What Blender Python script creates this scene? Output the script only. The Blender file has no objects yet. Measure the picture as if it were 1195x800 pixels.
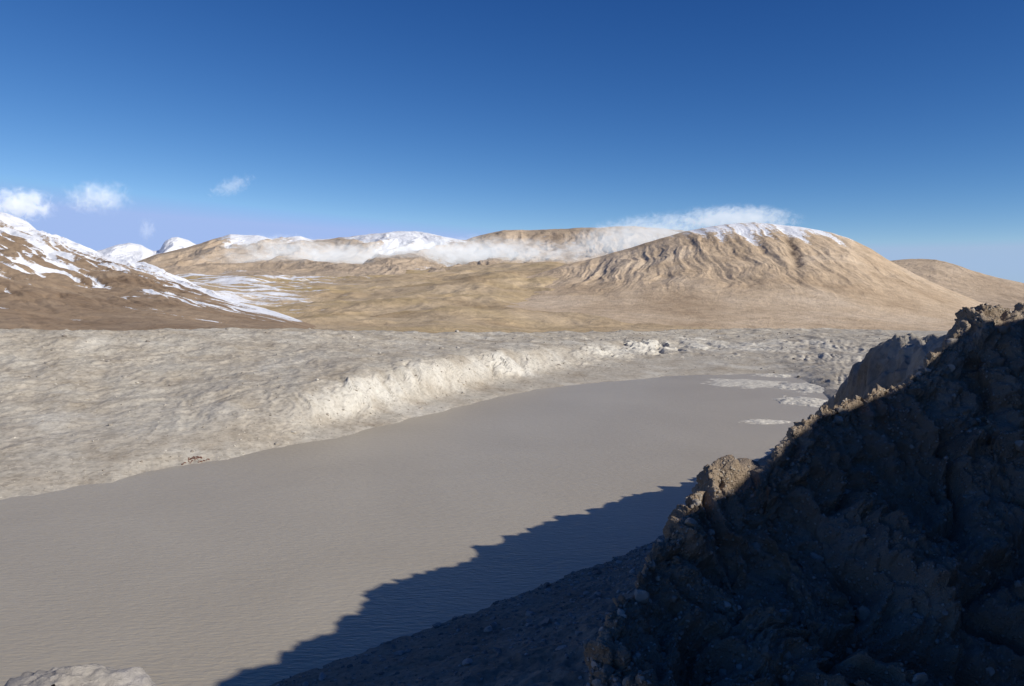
import bpy, math, numpy as np
from mathutils import Vector
rng=np.random.default_rng(7)
F=911.0; PITCH=math.atan(65/911.0); CAMZ=100.0
cp,sp=math.cos(PITCH),math.sin(PITCH)
def ray(px,py):
    a=(np.asarray(px,float)-597.5)/F; b=-(np.asarray(py,float)-400)/F
    return a, cp+b*sp, -sp+b*cp
def PD(px,py,D):
    x,y,z=ray(px,py); return np.stack([x/y*D, D+0*x, CAMZ+z/y*D],-1)
def PZ(px,py,z0):
    x,y,z=ray(px,py); t=(z0-CAMZ)/z; return np.stack([x*t,y*t,z0+0*x],-1)
def cur(px,pts):
    p=np.array(pts,float); return np.interp(px,p[:,0],p[:,1])
def smooth(a,n):
    if n<2: return a
    k=np.hanning(n+2)[1:-1]; k/=k.sum()
    return np.convolve(np.pad(a,(n//2,n-1-n//2),mode='edge'),k,mode='valid')
# ---------- noise
perm=rng.permutation(256); perm=np.concatenate([perm,perm,perm])
g3=rng.normal(size=(256,3)); g3/=np.linalg.norm(g3,axis=1)[:,None]
def perlin(x,y,z=None):
    if z is None: z=np.full_like(x,0.37)
    xi=np.floor(x).astype(int); yi=np.floor(y).astype(int); zi=np.floor(z).astype(int)
    xf=x-xi; yf=y-yi; zf=z-zi
    u=xf**3*(xf*(xf*6-15)+10); v=yf**3*(yf*(yf*6-15)+10); w=zf**3*(zf*(zf*6-15)+10)
    out=0
    for dx in (0,1):
        for dy in (0,1):
            for dz in (0,1):
                h=perm[(perm[(perm[(xi+dx)&255]+yi+dy)&255]+zi+dz)&255]
                g=g3[h]
                d=g[...,0]*(xf-dx)+g[...,1]*(yf-dy)+g[...,2]*(zf-dz)
                out=out+d*(u if dx else 1-u)*(v if dy else 1-v)*(w if dz else 1-w)
    return out*1.6
def fbm(x,y,z=None,o=5,g=0.5):
    s=0;a=1.0;f=1.0
    for i in range(o):
        s=s+a*perlin(x*f+i*17.3,y*f-i*9.1,None if z is None else z*f+i*3.7); a*=g; f*=2.03
    return s
def ridged(x,y,z=None,o=5,g=0.5):
    s=0;a=1.0;f=1.0
    for i in range(o):
        s=s+a*(1-2*np.abs(perlin(x*f+i*11.3,y*f+i*5.1,None if z is None else z*f-i*3.7))); a*=g; f*=2.07
    return s-0.9
# ---------- mesh
def grid_mesh(name,P,mat,attrs=None,smoothsh=True):
    n,m=P.shape[:2]
    me=bpy.data.meshes.new(name)
    idx=np.arange(n*m).reshape(n,m)
    q=np.stack([idx[:-1,:-1],idx[1:,:-1],idx[1:,1:],idx[:-1,1:]],-1).reshape(-1,4)
    me.vertices.add(n*m); me.vertices.foreach_set('co',P.reshape(-1).astype(np.float32))
    me.loops.add(q.size); me.loops.foreach_set('vertex_index',q.reshape(-1).astype(np.int32))
    me.polygons.add(len(q)); me.polygons.foreach_set('loop_start',np.arange(0,q.size,4,dtype=np.int32))
    me.polygons.foreach_set('loop_total',np.full(len(q),4,dtype=np.int32))
    me.update(calc_edges=True)
    me.polygons.foreach_set('use_smooth',np.full(len(q),smoothsh))
    if attrs:
        for k,v in attrs.items():
            a=me.attributes.new(k,'FLOAT','POINT'); a.data.foreach_set('value',v.reshape(-1).astype(np.float32))
    ob=bpy.data.objects.new(name,me); bpy.context.collection.objects.link(ob)
    me.materials.append(mat); return ob
def loft(rows,nv,sm=True):
    R=np.stack(rows,1); k=R.shape[1]
    d=np.linalg.norm(np.diff(R,axis=1),axis=2).mean(0); w=np.sqrt(d); t=np.concatenate([[0],np.cumsum(w)]); t/=t[-1]
    tt=np.linspace(0,1,nv)
    i=np.clip(np.searchsorted(t,tt,side='right')-1,0,k-2)
    h=(t[i+1]-t[i]); u=((tt-t[i])/h)[None,:,None]
    m=np.zeros_like(R)
    for j in range(k):
        a=max(j-1,0); b=min(j+1,k-1); m[:,j]=(R[:,b]-R[:,a])/(t[b]-t[a])
    m*=0.75
    hh=h[None,:,None]
    return ((2*u**3-3*u**2+1)*R[:,i]+(u**3-2*u**2+u)*hh*m[:,i]+(-2*u**3+3*u**2)*R[:,i+1]+(u**3-u**2)*hh*m[:,i+1]), tt, t
def normals(P):
    du=np.gradient(P,axis=0); dv=np.gradient(P,axis=1)
    n=np.cross(du,dv); n/=np.linalg.norm(n,axis=2)[...,None]+1e-9
    return n
# ---------- materials
def newmat(name):
    m=bpy.data.materials.new(name); m.use_nodes=True; nt=m.node_tree
    b=nt.nodes['Principled BSDF']; b.inputs['Specular IOR Level'].default_value=0.15
    b.inputs['Roughness'].default_value=0.95
    return m,nt,b
def N(nt,t,**k):
    n=nt.nodes.new(t)
    for a,v in k.items(): setattr(n,a,v)
    return n
def mapping(nt,scale):
    g=N(nt,'ShaderNodeNewGeometry'); mp=N(nt,'ShaderNodeMapping'); mp.inputs['Scale'].default_value=scale
    nt.links.new(g.outputs['Position'],mp.inputs['Vector']); return mp.outputs[0]
def noise(nt,vec,scale,detail=6,rough=0.6,dist=0.0):
    n=N(nt,'ShaderNodeTexNoise'); n.inputs['Scale'].default_value=scale; n.inputs['Detail'].default_value=detail
    n.inputs['Roughness'].default_value=rough; n.inputs['Distortion'].default_value=dist
    nt.links.new(vec,n.inputs['Vector']); return n.outputs['Fac']
def ramp(nt,fac,stops):
    r=N(nt,'ShaderNodeValToRGB'); e=r.color_ramp.elements
    while len(e)<len(stops): e.new(0.5)
    for i,(p,c) in enumerate(stops): e[i].position=p; e[i].color=(*c,1) if len(c)==3 else c
    nt.links.new(fac,r.inputs[0]); return r.outputs[0]
def mixc(nt,f,a,b,mode='MIX'):
    m=N(nt,'ShaderNodeMix',data_type='RGBA',blend_type=mode)
    for s,v in ((m.inputs[0],f),(m.inputs[6],a),(m.inputs[7],b)):
        if isinstance(v,(int,float)): s.default_value=v
        elif isinstance(v,tuple): s.default_value=(*v,1)
        else: nt.links.new(v,s)
    return m.outputs[2]
def mth(nt,op,a,b=0.0):
    m=N(nt,'ShaderNodeMath',operation=op)
    for s,v in ((m.inputs[0],a),(m.inputs[1],b)):
        if isinstance(v,(int,float)): s.default_value=v
        else: nt.links.new(v,s)
    return m.outputs[0]
def sstep(nt,v,lo,hi):
    m=N(nt,'ShaderNodeMapRange',interpolation_type='SMOOTHSTEP'); m.inputs[1].default_value=lo; m.inputs[2].default_value=hi
    nt.links.new(v,m.inputs[0]); return m.outputs[0]
def terrain_mat(name,cols,big,small,bumpd,snow=False,speck=None,stretch=(1,1,1),tint=None,snoise=0.8):
    m,nt,b=newmat(name)
    v=mapping(nt,stretch)
    c=ramp(nt,noise(nt,v,1/big,7,0.62,0.4),[(0.3,cols[0]),(0.5,cols[1]),(0.7,cols[2])])
    f=ramp(nt,noise(nt,v,1/small,8,0.7),[(0.3,(0.66,0.66,0.66)),(0.55,(1,1,1)),(0.75,(1.2,1.19,1.17))])
    c=mixc(nt,0.85,c,f,'MULTIPLY')
    if tint:
        a=N(nt,'ShaderNodeAttribute',attribute_name='tint')
        c=mixc(nt,a.outputs['Fac'],c,mixc(nt,0.6,tint,f,'MULTIPLY'))
    if speck:
        vo=N(nt,'ShaderNodeTexVoronoi'); vo.inputs['Scale'].default_value=1/speck; nt.links.new(mapping(nt,(1,1,1)),vo.inputs['Vector'])
        s=sstep(nt,vo.outputs['Color'],0.0,1.0)
        s2=ramp(nt,s,[(0.0,(0.6,0.57,0.55)),(0.3,(0.95,0.95,0.95)),(1.0,(1.1,1.1,1.1))])
        c=mixc(nt,0.55,c,s2,'MULTIPLY')
    h=mth(nt,'ADD',noise(nt,v,1/small,9,0.72),mth(nt,'MULTIPLY',noise(nt,v,4/small,6,0.7),0.3))
    bp=N(nt,'ShaderNodeBump'); bp.inputs['Strength'].default_value=1.0; bp.inputs['Distance'].default_value=bumpd
    nt.links.new(h,bp.inputs['Height']); nt.links.new(bp.outputs[0],b.inputs['Normal'])
    if snow:
        a=N(nt,'ShaderNodeAttribute',attribute_name='snow')
        s=mth(nt,'ADD',a.outputs['Fac'],mth(nt,'MULTIPLY',mth(nt,'SUBTRACT',noise(nt,v,2.2/small,8,0.75),0.5),snoise))
        s=sstep(nt,s,0.42,0.58)
        c=mixc(nt,s,c,(0.82,0.84,0.88))
    nt.links.new(c,b.inputs['Base Color'])
    return m
SH=np.array([0.853,-0.522]); EL=math.radians(30)
# ================= WATER
m,nt,b=newmat('silty_water')
v=mapping(nt,(1,1,1))
c=ramp(nt,noise(nt,v,1/120,5,0.55,0.5),[(0.3,(0.365,0.32,0.247)),(0.7,(0.415,0.368,0.288))])
nt.links.new(c,b.inputs['Base Color']); b.inputs['Roughness'].default_value=0.33; b.inputs['Specular IOR Level'].default_value=0.2
mp=mapping(nt,(0.5,1.5,1)); mp.node.inputs['Rotation'].default_value=(0,0,math.radians(-25))
wv=mth(nt,'ADD',noise(nt,mp,0.55,5,0.55,0.3),mth(nt,'MULTIPLY',noise(nt,mp,0.2,3,0.5,0.2),0.5))
bp=N(nt,'ShaderNodeBump'); bp.inputs['Strength'].default_value=0.7; bp.inputs['Distance'].default_value=0.55
nt.links.new(wv,bp.inputs['Height']); nt.links.new(bp.outputs[0],b.inputs['Normal'])
gx,gy=np.meshgrid(np.linspace(-1500,1200,30),np.linspace(-300,1150,30),indexing='ij')
grid_mesh('lake_water',np.stack([gx,gy,0*gx],-1),m)
# ================= GROUND
gm=terrain_mat('plain_soil',[(0.33,0.26,0.19),(0.38,0.31,0.23),(0.3,0.24,0.18)],800,60,3)
a=np.linspace(0,2*np.pi,97); r=np.array([10,600,1500,4000,12000,40000,90000.])
aa,rr=np.meshgrid(a,r,indexing='ij')
grid_mesh('ground',np.stack([rr*np.sin(aa),rr*np.cos(aa),0*rr-25],-1),gm)
# ================= MORAINE BANK
px=np.linspace(-620,1750,1600)
py_s=cur(px,[(-620,760),(-300,650),(0,582),(60,575),(110,566),(170,549),(240,540),(330,520),(390,511),(430,500),(480,488),(560,468),(600,459),(640,452),(720,444),(800,438),(860,436),(920,437),(945,446),(965,462),(1000,500),(1040,530),(1100,545),(1750,560)])
py_s0=smooth(py_s,60)
py_s=smooth(py_s,25)+0.012*(py_s-335)*fbm(px/38,px*0,o=4)
shore=PZ(px,py_s,0.); Ds=shore[:,1]
py_c=smooth(cur(px,[(-620,400),(0,387),(340,384),(450,387),(600,388),(720,387),(900,383),(1100,386),(1750,390)]),40)
Dc=smooth(cur(px,[(-620,520),(0,680),(200,760),(400,900),(600,1150),(800,1500),(1000,1800),(1750,2000)]),60)
crest=PD(px,py_c,Dc); zc=crest[:,2]
fade1=smooth(np.interp(px,[-600,180,280,380,500,760,900,1700],[0.05,0.07,0.35,0.95,1,1,.5,.4]),60)
nz=fbm(px/130,px*0+3,o=2); nz2=fbm(px/110,px*0+8,o=2)
Db=smooth(cur(px,[(-620,228),(0,386),(170,441),(350,512),(480,628),(600,808),(700,945),(800,1080),(930,1020),(1000,700),(1750,600)]),60)
zb=smooth(cur(px,[(-620,4),(0,5),(170,6),(350,6),(480,6),(600,5.5),(700,7),(800,7.5),(1000,6),(1750,6)]),60)
Db=np.maximum(Db,PZ(px,py_s0,0.)[:,1]*1.035)
Dt=smooth(cur(px,[(-620,300),(0,500),(170,560),(350,568),(480,688),(600,880),(700,1060),(800,1280),(930,1350),(1000,1200),(1750,1100)]),80)*(1+0.03*nz2)
zt=smooth(cur(px,[(-620,10),(0,19),(170,22),(350,27),(480,33),(600,31),(700,24),(800,16),(1000,11),(1750,11)]),80)+1.5*nz
def at(D,z):
    p=shore*(D/Ds)[:,None]; p[:,2]=z; return p
under=at(Ds-40,Ds*0-9)
mD=(Dt+Dc)/2; mz=zt+(zc-zt)*0.55
back=at(Dc+160,zc-22)
P,tt,t=loft([under,shore,at(Db,zb),at(Dt,zt),at(mD,mz),crest,back],620)
X,Y=P[...,0].copy(),P[...,1].copy()
sc=np.clip((P[...,2]+0.3)/4,0,1)
arc=np.concatenate([[0],np.cumsum(np.hypot(np.diff(smooth(shore[:,0],101)),np.diff(smooth(shore[:,1],101))))])[:,None]
arc=arc+0*X
vs_=(tt-t[2])/(t[3]-t[2])
vs_=vs_[None,:]+0.35*fbm(X/60,Y/80,o=4)
wq=fbm(X/45,Y/45,o=4)
gul=ridged(arc/26+0.75*wq+0.4*vs_,Y/140,o=4,g=.55)
gs=ridged(arc/9+1.0*wq,Y/50+5,o=3)
mid=np.exp(-((vs_-0.55)/0.45)**2)
fade=fade1[:,None]
patch=np.clip(0.85+0.8*fbm(X/110,Y/150+2,o=3),0.2,1.3)
upz=np.clip(vs_-1,0,1)*np.clip((P[...,2]-zt[:,None]+4)/4,0,1)
slope_z=np.clip(vs_,0,1)
lay=ridged((X*-0.55+Y*0.83)/26+0.8*wq,(X*.83+Y*.55)/240,o=3)   # low ridges running along the lake
P[...,2]+=sc*(fade*patch*mid*(4.6*gul+1.2*gs)+2.8*fbm(X/80,Y/80,o=4)*(0.25+0.75*slope_z)+(0.22+0.2*slope_z+0.35*upz)*ridged(X/16,Y/16,o=4)+(0.4*slope_z+1.1*upz)*ridged(X/45,Y/45,o=3)+0.9*slope_z*lay+0.15*fbm(X/4,Y/4,o=3))
flat=np.clip((px-800)/150,0,1)[:,None]
P[...,2]+=sc*flat*(2.2*ridged(X/45,Y/90,o=4))
scar=np.clip(np.clip(mid*1.7-0.65+0.5*fbm(X/35,Y/35+9,o=4),0,1)*(0.6+0.5*np.clip(gul+.3,-1,1)),0,1)*np.clip(fade*1.2,0.12,1)*patch
scar+=np.clip(fbm(X/45+20,Y/45,o=5)-0.2,0,.6)*0.9
scar=np.clip(scar,0,1)
bankm=terrain_mat('moraine_gravel',[(0.355,0.305,0.237),(0.445,0.40,0.328),(0.49,0.455,0.385)],38,6.0,0.32,speck=1.7,tint=(0.60,0.57,0.50))
grid_mesh('moraine_bank',P,bankm,{'tint':scar})
BANK=P.copy()
# ================= SAND BARS
def bar(pxc,pyc,wpx,hpx,seed,h=2.5):
    c=PZ(pxc,pyc,0.); l=PZ(pxc-wpx,pyc,0.)[0]; wx=abs(c[0]-l)
    wy=abs(PZ(pxc,pyc-hpx,0.)[1]-PZ(pxc,pyc+hpx,0.)[1])/2
    u=np.linspace(-1.4,1.4,110); U,V=np.meshgrid(u,u,indexing='ij')
    Xb=c[0]+U*wx; Yb=c[1]+V*wy
    z=h*(1-(U**2+V**2)**0.8)+h*0.75*fbm(U*1.7+seed,V*1.7+seed,o=5)+0.2*h*ridged(U*5+seed,V*5)
    z=np.where(z<0,z*0.8-0.3,z*0.7)
    return grid_mesh('sand_bar',np.stack([Xb,Yb,np.maximum(z,-4)],-1),bankm,{'tint':np.full(U.shape,0.8)})
bar(872,447,48,5,3.1,1.8); bar(935,468,30,5.5,8.7,2.2); bar(893,492,30,2.8,5.2,1.4); bar(945,453,34,6,11.2,2.5); bar(905,438,24,2,15.2,2)
# ================= LEFT HILLSIDE
px=np.linspace(-620,450,800)
sil=smooth(cur(px,[(-620,120),(-300,190),(0,250),(30,260),(60,275),(90,288),(115,299),(150,306),(180,313),(230,334),(280,352),(330,368),(370,382),(400,400),(450,430)]),8)
Dsil=cur(px,[(-620,2200),(0,2300),(180,2100),(355,1500),(450,1200)])
D0=np.interp(px,[-620,0,200,400,520],[560,720,800,940,1020])
foot=PD(px,np.full_like(px,389.)+np.clip(px-330,0,200)*0.35,D0); foot[:,2]-=4
cr=PD(px,sil,Dsil)
def bl(f,g):
    p=foot+(cr-foot)*f; p[:,2]=foot[:,2]+(cr[:,2]-foot[:,2])*g; return p
bk=cr.copy(); bk[:,:2]*=1.25; bk[:,2]-=80
fr=foot.copy(); fr[:,:2]*=0.95; fr[:,2]-=25
P,tt,t=loft([fr,foot,bl(.2,.11),bl(.5,.40),bl(.8,.80),cr,bk],500)
X,Y=P[...,0],P[...,1]
ca,sa=0.80,-0.60
w=40*fbm(X/260,Y/260,o=4)
al=X*ca+Y*sa; ac=-X*sa+Y*ca+w
gl=ridged(ac/120,al/650,o=5)
ln1=1-np.clip(np.abs(perlin(ac/62+7,al/420))/0.19,0,1)
ln2=1-np.clip(np.abs(perlin(ac/30+17,al/230))/0.18,0,1)
hh=np.clip((P[...,2]-35)/80,0,1)
P[...,2]+=hh*(12*gl-6*ln1-3*ln2+7*fbm(X/140,Y/140,o=4)+1.5*ridged(X/40,Y/40,o=3))
ele=(P[...,2]-CAMZ)/Y
vv=(tt[None,:]-t[1])/(t[5]-t[1])
q=(X/Y*F+597)
top=np.clip((vv-np.interp(q,[-400,0,60,130,200,300,400],[.68,.58,.60,.65,.68,.64,.58]))/0.26,-1,1)
br=fbm(X/200,Y/200+4,o=3)
snow=0.25+0.33*top+(0.60*ln1+0.52*ln2)*np.clip(0.95+0.9*br,0,1)*np.interp(vv,[.2,.5],[.6,1])+np.interp(q,[0,130,200,330,380],[0,.03,.07,.08,0.0])+0.14*br
snow=snow-np.clip((-0.043-ele)/0.008,0,1.2)
hm=terrain_mat('brown_scree',[(0.24,0.165,0.105),(0.33,0.24,0.16),(0.41,0.31,0.215)],160,22,3.0,snow=True,snoise=0.95)
grid_mesh('hillside',P,hm,{'snow':snow})
# ================= VALLEY / FOOTHILLS
px=np.linspace(-620,1900,1300)
Dc2=np.interp(px,[-620,0,200,400,600,800,1000,1750],[520,680,760,900,1150,1500,1800,2000])
b0=PD(px,np.full_like(px,388.),Dc2+90); b0[:,2]-=16
b1=PD(px,smooth(cur(px,[(-620,392),(0,388),(300,380),(420,372),(520,370),(650,376),(800,377),(1100,381),(1900,385)]),40),Dc2+700)
b2=PD(px,smooth(cur(px,[(-620,360),(0,355),(200,350),(300,352),(450,347),(560,343),(700,350),(1200,372),(1900,380)]),60),Dc2+1600)
b3=PD(px,smooth(cur(px,[(-620,345),(0,338),(200,322),(300,324),(400,322),(500,314),(640,306),(750,312),(900,335),(1200,365),(1900,375)]),60),np.full_like(px,4600.))
b4=b3.copy(); b4[:,:2]*=1.3; b4[:,2]-=40
P,tt,t=loft([b0,b1,b2,b3,b4],520)
X,Y=P[...,0],P[...,1]
s=np.clip((Y-Dc2[:,None]-60)/900,0,1)
w=80*fbm(X/500,Y/500,o=4)
P[...,2]+=s*(22*fbm((X+w)/520,(Y)/620,o=4)+9*ridged((X+w)/240,(Y-w)/330,o=4))+ (1-s)*2*fbm(X/50,Y/50,o=4)
gg=ridged((X+w*2)/320,(Y-w)/110,o=5)
q=X/Y*F+597
snow=0.12+0.24*np.clip((Y-1600)/2000,0,1)*np.interp(q,[100,350,480,560],[1,1,0.3,0])+0.30*gg-0.01
snow+=np.interp(q,[100,200,330,400],[.2,.22,.14,0])*np.clip((Y-1400)/600,0,1)
snow=np.where(q>600,-0.5,snow)
tint=np.clip(fbm(X/400,Y/260,o=4)+0.25,0,1)*np.interp(X/Y,[-.5,-.3,0,.2],[.8,1,.5,.0])
vm=terrain_mat('tan_hills',[(0.39,0.285,0.17),(0.52,0.40,0.26),(0.59,0.47,0.325)],420,45,6,snow=True,tint=(0.46,0.34,0.16),snoise=0.6)
grid_mesh('foothills',P,vm,{'snow':snow,'tint':tint})
# ================= DOME MOUNTAIN
px=np.linspace(480,1330,1000)
sil=smooth(cur(px,[(480,352),(560,338),(620,322),(660,309),(700,300),(735,290),(765,281),(800,271),(830,265),(855,261.5),(880,260),(910,262),(940,266),(972,272),(990,278),(1015,290),(1035,303),(1060,316),(1100,335),(1150,356),(1250,385),(1330,395)]),12)
ft=cur(px,[(480,356),(560,360),(650,372),(800,380),(1000,385),(1330,398)])
sink=np.clip((590-px)/110,0,1)*70
cr=PD(px,sil,cur(px,[(480,3300),(700,4000),(880,3900),(1050,3600),(1330,2900)]))
fo=PD(px,ft,np.full_like(px,2150.)+0*px); cr[:,2]-=sink; fo[:,2]-=sink
fr=fo.copy(); fr[:,:2]*=0.93; fr[:,2]-=40
bk=cr.copy(); bk[:,:2]*=1.25; bk[:,2]-=160
def bl(f,g):
    p=fo+(cr-fo)*f; p[:,2]=fo[:,2]+(cr[:,2]-fo[:,2])*g; return p
P,tt,t=loft([fr,fo,bl(.25,.14),bl(.55,.46),bl(.82,.83),cr,bk],560)
X,Y=P[...,0],P[...,1]
w=fbm(X/420,Y/420,o=3); w2=fbm(X/150,Y/150,o=3)
ang=np.arctan2(X-1150,6200-Y)
gl=ridged(ang*7+0.3*w,Y/1200+3,o=3,g=0.5)
g2=ridged(ang*36+0.6*w+0.15*w2,Y/750,o=5,g=.5)
hh=np.clip((P[...,2]-40)/120,0,1)
vv=(tt[None,:]-t[1])/(t[5]-t[1])
tp=np.clip(np.abs(1-vv)/0.30,0.12,1)*np.interp(vv,[0,.15,.4],[.3,.4,1])
P[...,2]+=hh*tp*(16*gl+7.5*g2+1.8*ridged(X/70,Y/90,o=4))+hh*3*fbm(X/250,Y/250,o=3)
gu=np.exp(-(((X/Y)-(0.345+0.00003*(3700-Y))-0.004*w2)/0.007)**2)*np.exp(-((Y-3350)/330.)**2)
P[...,2]-=20*gu
ele=(P[...,2]-CAMZ)/Y
snow=np.clip((ele-0.063)/0.012,-3,1)*0.25+0.40+0.12*w2-0.22*np.clip(g2,-1,1)-0.06*gl
dm=terrain_mat('mountain_scree',[(0.44,0.325,0.215),(0.575,0.445,0.31),(0.64,0.52,0.39)],330,40,6,snow=True,tint=(0.22,0.17,0.125),snoise=0.95)
grid_mesh('mountain',P,dm,{'snow':snow,'tint':gu*0.6})
# ================= FAR RIDGES
def far(name,sp_,D,base,mat,snowf,amp=60,n=900,st=380.):
    px=np.linspace(sp_[0][0],sp_[-1][0],n)
    sil=smooth(cur(px,sp_),7)
    cr=PD(px,sil,np.full_like(px,float(D))); fo=PD(px,np.full_like(px,float(base)),np.full_like(px,D*0.62))
    md=fo+(cr-fo)*0.55; md[:,2]=fo[:,2]+(cr[:,2]-fo[:,2])*0.42
    bk=cr.copy(); bk[:,:2]*=1.2; bk[:,2]-=300
    sk=fo.copy(); sk[:,:2]*=0.93; sk[:,2]-=140
    P,_,_=loft([sk,fo,md,cr,bk],300)
    X,Y=P[...,0],P[...,1]
    w=fbm(X/900,Y/900,o=4)*250
    gl=ridged((X+w)/st,Y/(st*3.2),o=5); hh=np.clip((P[...,2]-CAMZ)/200,0.1,1)
    dd=np.clip(np.abs(Y-D)/700,0.10,1)
    P[...,2]+=hh*dd*amp*gl+ hh*6*fbm(X/200,Y/200,o=4)
    return grid_mesh(name,P,mat,{'snow':snowf(X/Y*F+597,(P[...,2]-CAMZ)/Y,gl)})
fm=terrain_mat('far_scree',[(0.38,0.285,0.20),(0.50,0.39,0.28),(0.56,0.45,0.335)],700,110,16,snow=True,snoise=0.85)
def sf(q,e,g):
    s=np.interp(q,[150,240,262,300,370,400,430,470,520,545,600,900],[.14,.22,.44,.46,.42,.32,.52,.64,.54,.26,.10,.05])
    return s+np.clip((e-0.052)/0.012,-2,1.2)*0.14-0.26*g
far('mountain',[(60,330),(150,312),(185,297),(215,290),(240,283),(268,274),(285,275),(300,274),(318,279),(335,277),(350,275),(365,280),(385,279),(410,276),(440,273),(465,270),(485,270),(505,274),(530,279),(560,283),(620,290),(760,310)],7000,322,fm,sf,50)
far('mountain',[(440,320),(500,296),(540,281),(570,272),(590,268),(620,269),(660,267),(700,265),(740,264),(780,268),(830,272),(900,285),(1000,310)],8200,325,fm,lambda q,e,g:np.interp(q,[500,640,700,800],[.05,.15,.30,.3])+(e-.06)/.02*.12-0.25*g,40)
far('mountain',[(880,330),(960,315),(1020,305),(1050,303),(1075,302),(1092,303),(1115,309),(1140,317),(1165,324),(1195,331),(1260,338),(1400,345)],5600,372,fm,lambda q,e,g:-0.4+0*q,50)
sm=terrain_mat('snow_peak_rock',[(0.30,0.25,0.22),(0.38,0.32,0.28),(0.4,0.35,0.3)],700,110,14,snow=True)
far('snow_mountain',[(30,310),(90,297),(120,291),(135,286),(150,284),(165,286),(178,293),(186,293),(192,283),(200,278),(208,277),(220,281),(232,287),(260,310)],10500,322,sm,lambda q,e,g:0.8-0.2*g,45,n=400)
# ================= MORAINE RIDGE (our side, casts the lake shadow)
K=[((-20,-140,118),(-300,-20)),((8,-70,114),(-235,45)),((22,-32,112.5),(-200,72)),((42,6,114.8),(-150,115)),((48,34,111.4),(-112,146)),((60,70,103),(-72,181)),
((73,113,95),(-26,222)),((84,150,90),(5,251)),((96,188,83),(35,279)),((108,226,76),(58,304)),((121,265,67),(75,325)),((131,318,52),(92,360)),((144,362,35),(107,398)),((154,400,25),(125,428)),((168,441,15),(150,455)),((215,540,5),(190,530))]
kc=np.array([k[0] for k in K],float); ks=np.array([k[1] for k in K],float)
n=900; q=np.linspace(0,len(K)-1,n); ii=np.arange(len(K))
C=np.stack([smooth(np.interp(q,ii,kc[:,j]),25) for j in range(3)],-1); S=np.stack([smooth(np.interp(q,ii,ks[:,j]),25) for j in range(2)],-1)
def rr_(f,z):
    xy=C[:,:2]+(S-C[:,:2])*np.asarray(f)[...,None]*np.ones((len(C),1)); return np.concatenate([xy,(z+0*C[:,2])[:,None]],1)
up=np.clip((C[:,1]-125)/40,0,1)
cz=C[:,2]
R=[ rr_(-1.2,cz*0.25-10), rr_(-.5,cz*0.8), rr_(-.14,cz-0.5), C, rr_(.06+.04*up,cz*(.81)*(1-up)+(cz-3)*up), rr_(.12+.05*up,cz*.62), rr_(.42,cz*.26), rr_(.75,cz*0.09), rr_(1.,0.), rr_(1.15,-7.)]
P,tt,t=loft(R,580)
X,Y,Z=P[...,0].copy(),P[...,1].copy(),P[...,2].copy()
a_=np.clip(Z/25,0.12,1); nr=normals(P)
nr*=np.sign(nr[...,2:3])
along=X*0.62+Y*0.78
fl=ridged(along/15+0.5*fbm(X/20,Y/20,Z/20,o=3),Z/60,o=4)
near_=np.clip((Y-40)/60,0.35,1)
P+=nr*(near_*a_*(1.9*fl+1.2*fbm(X/11,Y/11,Z/11,o=5)))[...,None]
fy=np.clip((Y-105)/50,0,1)
P[...,2]+=a_*0.8*ridged(X/5,Y/5,Z/5,o=3)*fy+0.5*fbm(X/9,Y/9,o=4)
crz=np.exp(-((tt-(t[3]*.6+t[4]*.4))/(0.7*(t[4]-t[3])))**2)[None,:]
P[...,2]+=crz*fy*(3.2*ridged(along/22,X*0+0.3,o=3)+1.0*ridged(X/6,Y/6,o=4))
rm=terrain_mat('ridge_rubble',[(0.22,0.18,0.14),(0.28,0.235,0.185),(0.33,0.285,0.23)],25,1.6,0.5,speck=1.3,tint=(0.42,0.38,0.32))
grid_mesh('moraine_ridge',P,rm,{'tint':np.clip(crz*1.6-.6,0,1)*fy})
RIDGE=P
# ================= NEAR CLIFF
cs=[(560,1000,24),(640,900,25),(676,840,26),(690,800,27),(700,760,28),(707,735,28.5),(722,705,29.5),(740,685,30.5),(762,645,32),(785,618,33),(803,592,34),(814,572,35),(822,551,35.5),(836,541,36),(848,540,36),(860,556,36),(870,574,36),(880,572,36.5),(893,548,37),(910,519,38),(938,490,39.5),(962,472,41),(985,463,42),(1010,457,43),(1040,447,44),(1070,430,45),(1095,407,46),(1115,388,47),(1132,371,48),(1146,359,48),(1165,354,48.5),(1195,356,49),(1230,350,50),(1300,335,50),(1400,300,50)]
cs=np.array(cs,float)
n=1100
dd=np.concatenate([[0],np.cumsum(np.hypot(np.diff(cs[:,0]),np.diff(cs[:,1])))]); q=np.linspace(0,dd[-1],n)
cpx,cpy,cD=[np.interp(q,dd,cs[:,j]) for j in range(3)]
cpx=smooth(cpx,5);cpy=smooth(cpy,5)
cr=PD(cpx,cpy,cD)
u=q/dd[-1]
bo=PD(620+u*850,980+0*u,19+u*9)
def fb(f,g,off=0):
    p=cr+(bo-cr)*f; p[:,2]=cr[:,2]+(bo[:,2]-cr[:,2])*g; return p
bk1=cr+np.array([5,6.5,-7]); bk2=cr+np.array([12,18,-35.])
P,tt,t=loft([bk2,bk1,cr,fb(.22,.34),fb(.55,.66),bo],760)
X,Y,Z=[P[...,j].copy() for j in range(3)]
nr=normals(P)
cd=np.array([0,0,100.])-P
flip=np.sign((nr*cd).sum(2).mean()); nr*=flip
damp=np.clip(np.abs(tt-t[2])/0.12,0.25,1)[None,:]
wx=fbm(X/6,Y/6,Z/6,o=3)
d1=ridged((X*0.8-Y*0.6)/5+0.6*wx,(X*0.6+Y*.8)/12,Z/16,o=4,g=.5)
d2=ridged(X/1.9+wx,Y/1.9,Z/2.6,o=5,g=.55)
d3=fbm(X/0.8,Y/0.8,Z/0.8,o=5,g=.6)
d4=ridged(X/.45,Y/.45,Z/.45,o=3,g=.6)
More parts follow.
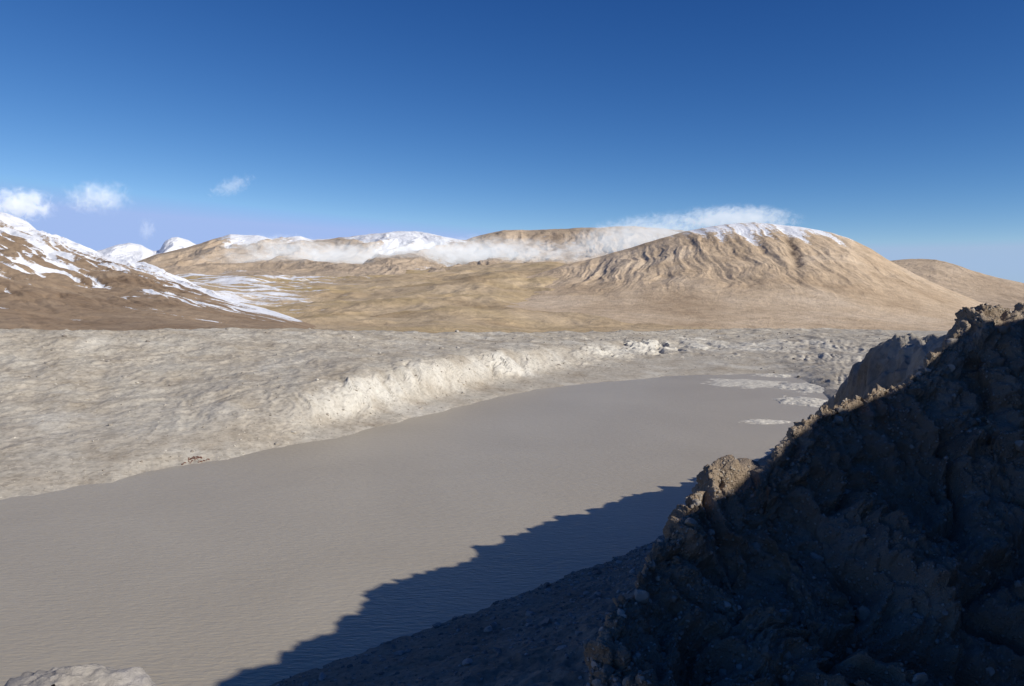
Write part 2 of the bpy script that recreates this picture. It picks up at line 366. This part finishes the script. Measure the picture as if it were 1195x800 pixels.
P+=nr*(damp*(2.0*d1)+0.38*d2+0.24*d3+0.07*d4)[...,None]
m,nt,b=newmat('conglomerate')
v=mapping(nt,(1,1,1))
c=ramp(nt,noise(nt,v,0.35,6,0.6),[(0.3,(0.24,0.183,0.13)),(0.55,(0.325,0.26,0.195)),(0.75,(0.39,0.325,0.255))])
vo=N(nt,'ShaderNodeTexVoronoi'); vo.inputs['Scale'].default_value=5.0; nt.links.new(v,vo.inputs['Vector'])
peb=ramp(nt,vo.outputs['Distance'],[(0.0,(1,1,1)),(0.28,(1,1,1)),(0.42,(0,0,0))])
sel=sstep(nt,vo.outputs['Color'],0.5,0.62)
pc=ramp(nt,vo.outputs['Color'],[(0.4,(0.26,0.22,0.18)),(0.7,(0.39,0.345,0.29)),(0.95,(0.52,0.47,0.41))])
c=mixc(nt,mth(nt,'MULTIPLY',peb,sel),c,pc)
nt.links.new(c,b.inputs['Base Color'])
vo2=N(nt,'ShaderNodeTexVoronoi'); vo2.inputs['Scale'].default_value=13; nt.links.new(v,vo2.inputs['Vector'])
h=mth(nt,'ADD',mth(nt,'MULTIPLY',mth(nt,'MULTIPLY',peb,sel),0.5),mth(nt,'ADD',noise(nt,v,1.8,9,0.72),mth(nt,'MULTIPLY',vo2.outputs['Distance'],-0.25)))
bp=N(nt,'ShaderNodeBump'); bp.inputs['Distance'].default_value=0.2; nt.links.new(h,bp.inputs['Height']); nt.links.new(bp.outputs[0],b.inputs['Normal'])
cm=m
grid_mesh('rock_cliff',P,cm)
CL=P; CLN=nr
# near lit rock at lower left
th=np.linspace(0,2*np.pi,160); ph=np.linspace(0.02,np.pi*0.75,110)
T,Ph=np.meshgrid(th,ph,indexing='ij')
dx,dy,dz=np.sin(Ph)*np.cos(T),np.sin(Ph)*np.sin(T),np.cos(Ph)
r=1+0.14*fbm(dx*1.3+4,dy*1.3,dz*1.3,o=4)+0.03*ridged(dx*3,dy*3,dz*3,o=4)
c0=PD(62.,797.,20.)
Pb=np.stack([c0[0]+r*dx*2.7,c0[1]+r*dy*3.2,c0[2]-3.1+r*dz*3.0],-1)
pale=terrain_mat('pale_rock',[(0.34,0.31,0.28),(0.42,0.39,0.35),(0.48,0.45,0.42)],3,0.5,0.10)
grid_mesh('rock_outcrop',Pb,pale)
# ================= STONES
def ico():
    import bmesh
    bm=bmesh.new(); bmesh.ops.create_icosphere(bm,subdivisions=2,radius=1)
    V=np.array([v.co for v in bm.verts]); Fc=np.array([[v.index for v in f.verts] for f in bm.faces]); bm.free(); return V,Fc
IV,IF=ico()
def stones(name,pts,size,mat,flatten=0.7):
    n=len(pts); var=[]
    for i in range(12):
        w=rng.normal(size=3)*5; V=IV*(1+0.35*fbm(IV[:,0]*0.9+w[0],IV[:,1]*0.9+w[1],IV[:,2]*0.9+w[2],o=2))[:,None]
        for _ in range(5):
            nn=rng.normal(size=3); nn/=np.linalg.norm(nn); dd=V@nn; k=0.55+0.25*rng.random(); V=V-np.outer(np.maximum(dd-k,0),nn)
        var.append(V)
    var=np.array(var)
    V=var[rng.integers(0,12,n)]*(size[:,None,None]*rng.uniform(0.65,1.2,(n,1,3)))
    Q=rng.normal(size=(n,4)); Q/=np.linalg.norm(Q,axis=1)[:,None]
    w,x,y,z=Q.T
    Rm=np.stack([1-2*(y*y+z*z),2*(x*y-z*w),2*(x*z+y*w),2*(x*y+z*w),1-2*(x*x+z*z),2*(y*z-x*w),2*(x*z-y*w),2*(y*z+x*w),1-2*(x*x+y*y)],-1).reshape(n,3,3)
    V=np.einsum('nij,nkj->nki',Rm,V); V[...,2]*=flatten; V+=pts[:,None,:]
    fc=(IF[None]+(np.arange(n)*len(IV))[:,None,None]).reshape(-1,3)
    me=bpy.data.meshes.new(name); V=V.reshape(-1,3)
    me.vertices.add(len(V)); me.vertices.foreach_set('co',V.reshape(-1).astype(np.float32))
    me.loops.add(fc.size); me.loops.foreach_set('vertex_index',fc.reshape(-1).astype(np.int32))
    me.polygons.add(len(fc)); me.polygons.foreach_set('loop_start',np.arange(0,fc.size,3,dtype=np.int32)); me.polygons.foreach_set('loop_total',np.full(len(fc),3,dtype=np.int32))
    me.update(calc_edges=True); me.polygons.foreach_set('use_smooth',np.zeros(len(fc),bool))
    a=me.attributes.new('shade','FLOAT','POINT'); a.data.foreach_set('value',np.repeat(rng.random(n),len(IV)).astype(np.float32))
    ob=bpy.data.objects.new(name,me); bpy.context.collection.objects.link(ob); me.materials.append(mat); return ob
def stonemat(name,a,b_):
    m,nt,b=newmat(name); at=N(nt,'ShaderNodeAttribute',attribute_name='shade')
    c=ramp(nt,at.outputs['Fac'],[(0,a),(1,b_)]); v=mapping(nt,(1,1,1))
    c=mixc(nt,0.6,c,ramp(nt,noise(nt,v,3,6,.7),[(.3,(.7,.7,.7)),(.7,(1.2,1.2,1.2))]),'MULTIPLY'); nt.links.new(c,b.inputs['Base Color']); return m
def pick(P,n,cond):
    k=P.reshape(-1,3); i=np.where(cond(k[:,0],k[:,1],k[:,2]))[0]; w=k[i,1]**1.2; w=w/w.sum()
    return k[rng.choice(i,n,p=w)]
pts=pick(BANK,8000,lambda x,y,z:(z>0.3)&(y<1500)&(x/y<0.5))
sz=0.25+rng.pareto(3.0,8000)*0.45; sz=np.minimum(sz,2.4)*(0.6+pts[:,1]/1400)
stones('boulders',pts,sz,stonemat('boulder_grey',(0.22,0.19,0.16),(0.52,0.48,0.41)))
c0=PZ(231.,530.,5.)
k=BANK.reshape(-1,3); near=k[(np.abs(k[:,0]-c0[0])<7)&(np.abs(k[:,1]-c0[1])<7)&(k[:,2]>.3)]
if len(near)>10:
    pts=near[rng.integers(0,len(near),50)]
    stones('boulders',pts,rng.uniform(.3,0.9,50),stonemat('boulder_red',(0.10,0.05,0.04),(0.2,0.11,0.08)))
pts=pick(RIDGE,16000,lambda x,y,z:(z>0.0)&(z<45)&(y>120)&(y<330))
stones('gravel',pts,np.minimum(0.22+rng.pareto(3,16000)*0.3,1.8),stonemat('gravel_grey',(0.16,0.14,0.125),(0.38,0.35,0.32)))
k=CL.reshape(-1,3); kn=CLN.reshape(-1,3); ok=np.where(k[:,2]>70)[0]; i=rng.choice(ok,6000)
s_=np.minimum(0.05+rng.pareto(2.6,6000)*0.06,0.36)
stones('stones',k[i]+kn[i]*(s_*0.2)[:,None],s_,stonemat('stone_grey',(0.22,0.185,0.145),(0.46,0.41,0.35)),1.0)
# ================= CLOUDS
def cloud(pxc,pyc,D,wpx,hpx,dens,seed,depth=1.0,ns=1.6,lo=0.45,em=0.5,tilt=0.):
    c=PD(float(pxc),float(pyc),float(D))
    sx=wpx/F*D; sz_=hpx/F*D
    import bmesh
    bm=bmesh.new(); bmesh.ops.create_icosphere(bm,subdivisions=3,radius=1)
    me=bpy.data.meshes.new('cloud'); bm.to_mesh(me); bm.free()
    ob=bpy.data.objects.new('cloud',me); bpy.context.collection.objects.link(ob)
    ob.location=c; ob.scale=(sx,sx*0.5*depth,sz_); ob.rotation_euler=(0,math.radians(tilt),0)
    m=bpy.data.materials.new('cloud_vapour'); m.use_nodes=True; nt=m.node_tree; nt.nodes.remove(nt.nodes['Principled BSDF'])
    tc=N(nt,'ShaderNodeTexCoord'); mp=N(nt,'ShaderNodeMapping'); mp.inputs['Location'].default_value=(seed,seed*1.7,0)
    asp=sx/sz_; mp.inputs['Scale'].default_value=(ns*min(asp,4)**0.7,ns*.8,ns*0.8)
    nt.links.new(tc.outputs['Object'],mp.inputs['Vector'])
    no=noise(nt,mp.outputs[0],1.3,6,0.66,0.8)
    ln=N(nt,'ShaderNodeVectorMath',operation='LENGTH'); nt.links.new(tc.outputs['Object'],ln.inputs[0])
    fall=mth(nt,'SUBTRACT',1.0,ln.outputs['Value'])
    d=mth(nt,'ADD',no,mth(nt,'MULTIPLY',fall,0.42))
    d=sstep(nt,d,lo+0.18,lo+0.5)
    edge=sstep(nt,fall,0.0,0.3)
    d=mth(nt,'MULTIPLY',mth(nt,'MULTIPLY',d,edge),dens)
    pv=N(nt,'ShaderNodeVolumePrincipled'); pv.inputs['Color'].default_value=(1,1,1,1); pv.inputs['Anisotropy'].default_value=-0.3
    nt.links.new(d,pv.inputs['Density'])
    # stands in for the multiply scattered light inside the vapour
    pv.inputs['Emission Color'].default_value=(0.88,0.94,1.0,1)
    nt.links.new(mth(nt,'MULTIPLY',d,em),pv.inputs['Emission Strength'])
    nt.links.new(pv.outputs[0],nt.nodes['Material Output'].inputs['Volume'])
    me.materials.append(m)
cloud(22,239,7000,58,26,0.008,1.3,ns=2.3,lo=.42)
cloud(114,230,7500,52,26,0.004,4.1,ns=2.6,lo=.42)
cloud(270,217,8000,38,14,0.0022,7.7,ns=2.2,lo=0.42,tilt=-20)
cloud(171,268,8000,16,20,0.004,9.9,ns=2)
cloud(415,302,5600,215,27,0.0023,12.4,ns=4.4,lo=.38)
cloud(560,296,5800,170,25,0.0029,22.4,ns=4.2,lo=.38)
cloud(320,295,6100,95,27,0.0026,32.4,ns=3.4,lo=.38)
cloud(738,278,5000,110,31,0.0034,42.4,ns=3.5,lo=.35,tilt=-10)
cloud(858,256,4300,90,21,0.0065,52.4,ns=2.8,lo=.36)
# ================= LIGHT
w=bpy.data.worlds.new('World'); bpy.context.scene.world=w; w.use_nodes=True; nt=w.node_tree
sky=N(nt,'ShaderNodeTexSky',sky_type='NISHITA'); sky.sun_disc=False; sky.sun_elevation=EL
sky.sun_rotation=math.atan2(SH[0],SH[1]); sky.altitude=4600; sky.air_density=1.0; sky.dust_density=0.1; sky.ozone_density=1.7
sep=N(nt,'ShaderNodeSeparateColor'); nt.links.new(sky.outputs[0],sep.inputs[0]); com=N(nt,'ShaderNodeCombineColor')
for i,(ex,gn) in enumerate([(1.95,2.9),(1.42,1.5),(1.03,1.2)]):
    x=mth(nt,'MULTIPLY',sep.outputs[i],0.09); x=mth(nt,'POWER',x,ex); x=mth(nt,'MULTIPLY',x,gn/0.09); x=mth(nt,'MINIMUM',x,[4.0,5.6,9.5][i])
    nt.links.new(x,com.inputs[i])
bg=nt.nodes['Background']; bg.inputs['Strength'].default_value=0.09; nt.links.new(com.outputs[0],bg.inputs['Color'])
ld=bpy.data.lights.new('sun','SUN'); ld.energy=5.0; ld.angle=math.radians(0.53); ld.color=(1,0.94,0.84)
lo=bpy.data.objects.new('sun',ld); bpy.context.collection.objects.link(lo)
sv=Vector((SH[0]*math.cos(EL),SH[1]*math.cos(EL),math.sin(EL)))
lo.rotation_euler=sv.to_track_quat('Z','Y').to_euler(); lo.location=(300,-200,400)
# ================= CAMERA
cd=bpy.data.cameras.new('camera'); cd.sensor_width=36; cd.lens=36*F/1195; cd.clip_end=200000; cd.clip_start=0.5
co=bpy.data.objects.new('camera',cd); bpy.context.collection.objects.link(co); co.location=(0,0,CAMZ)
co.rotation_euler=(math.pi/2-PITCH,0,0); bpy.context.scene.camera=co
sc=bpy.context.scene; sc.view_settings.view_transform='Standard'; sc.view_settings.look='None'; sc.view_settings.exposure=0
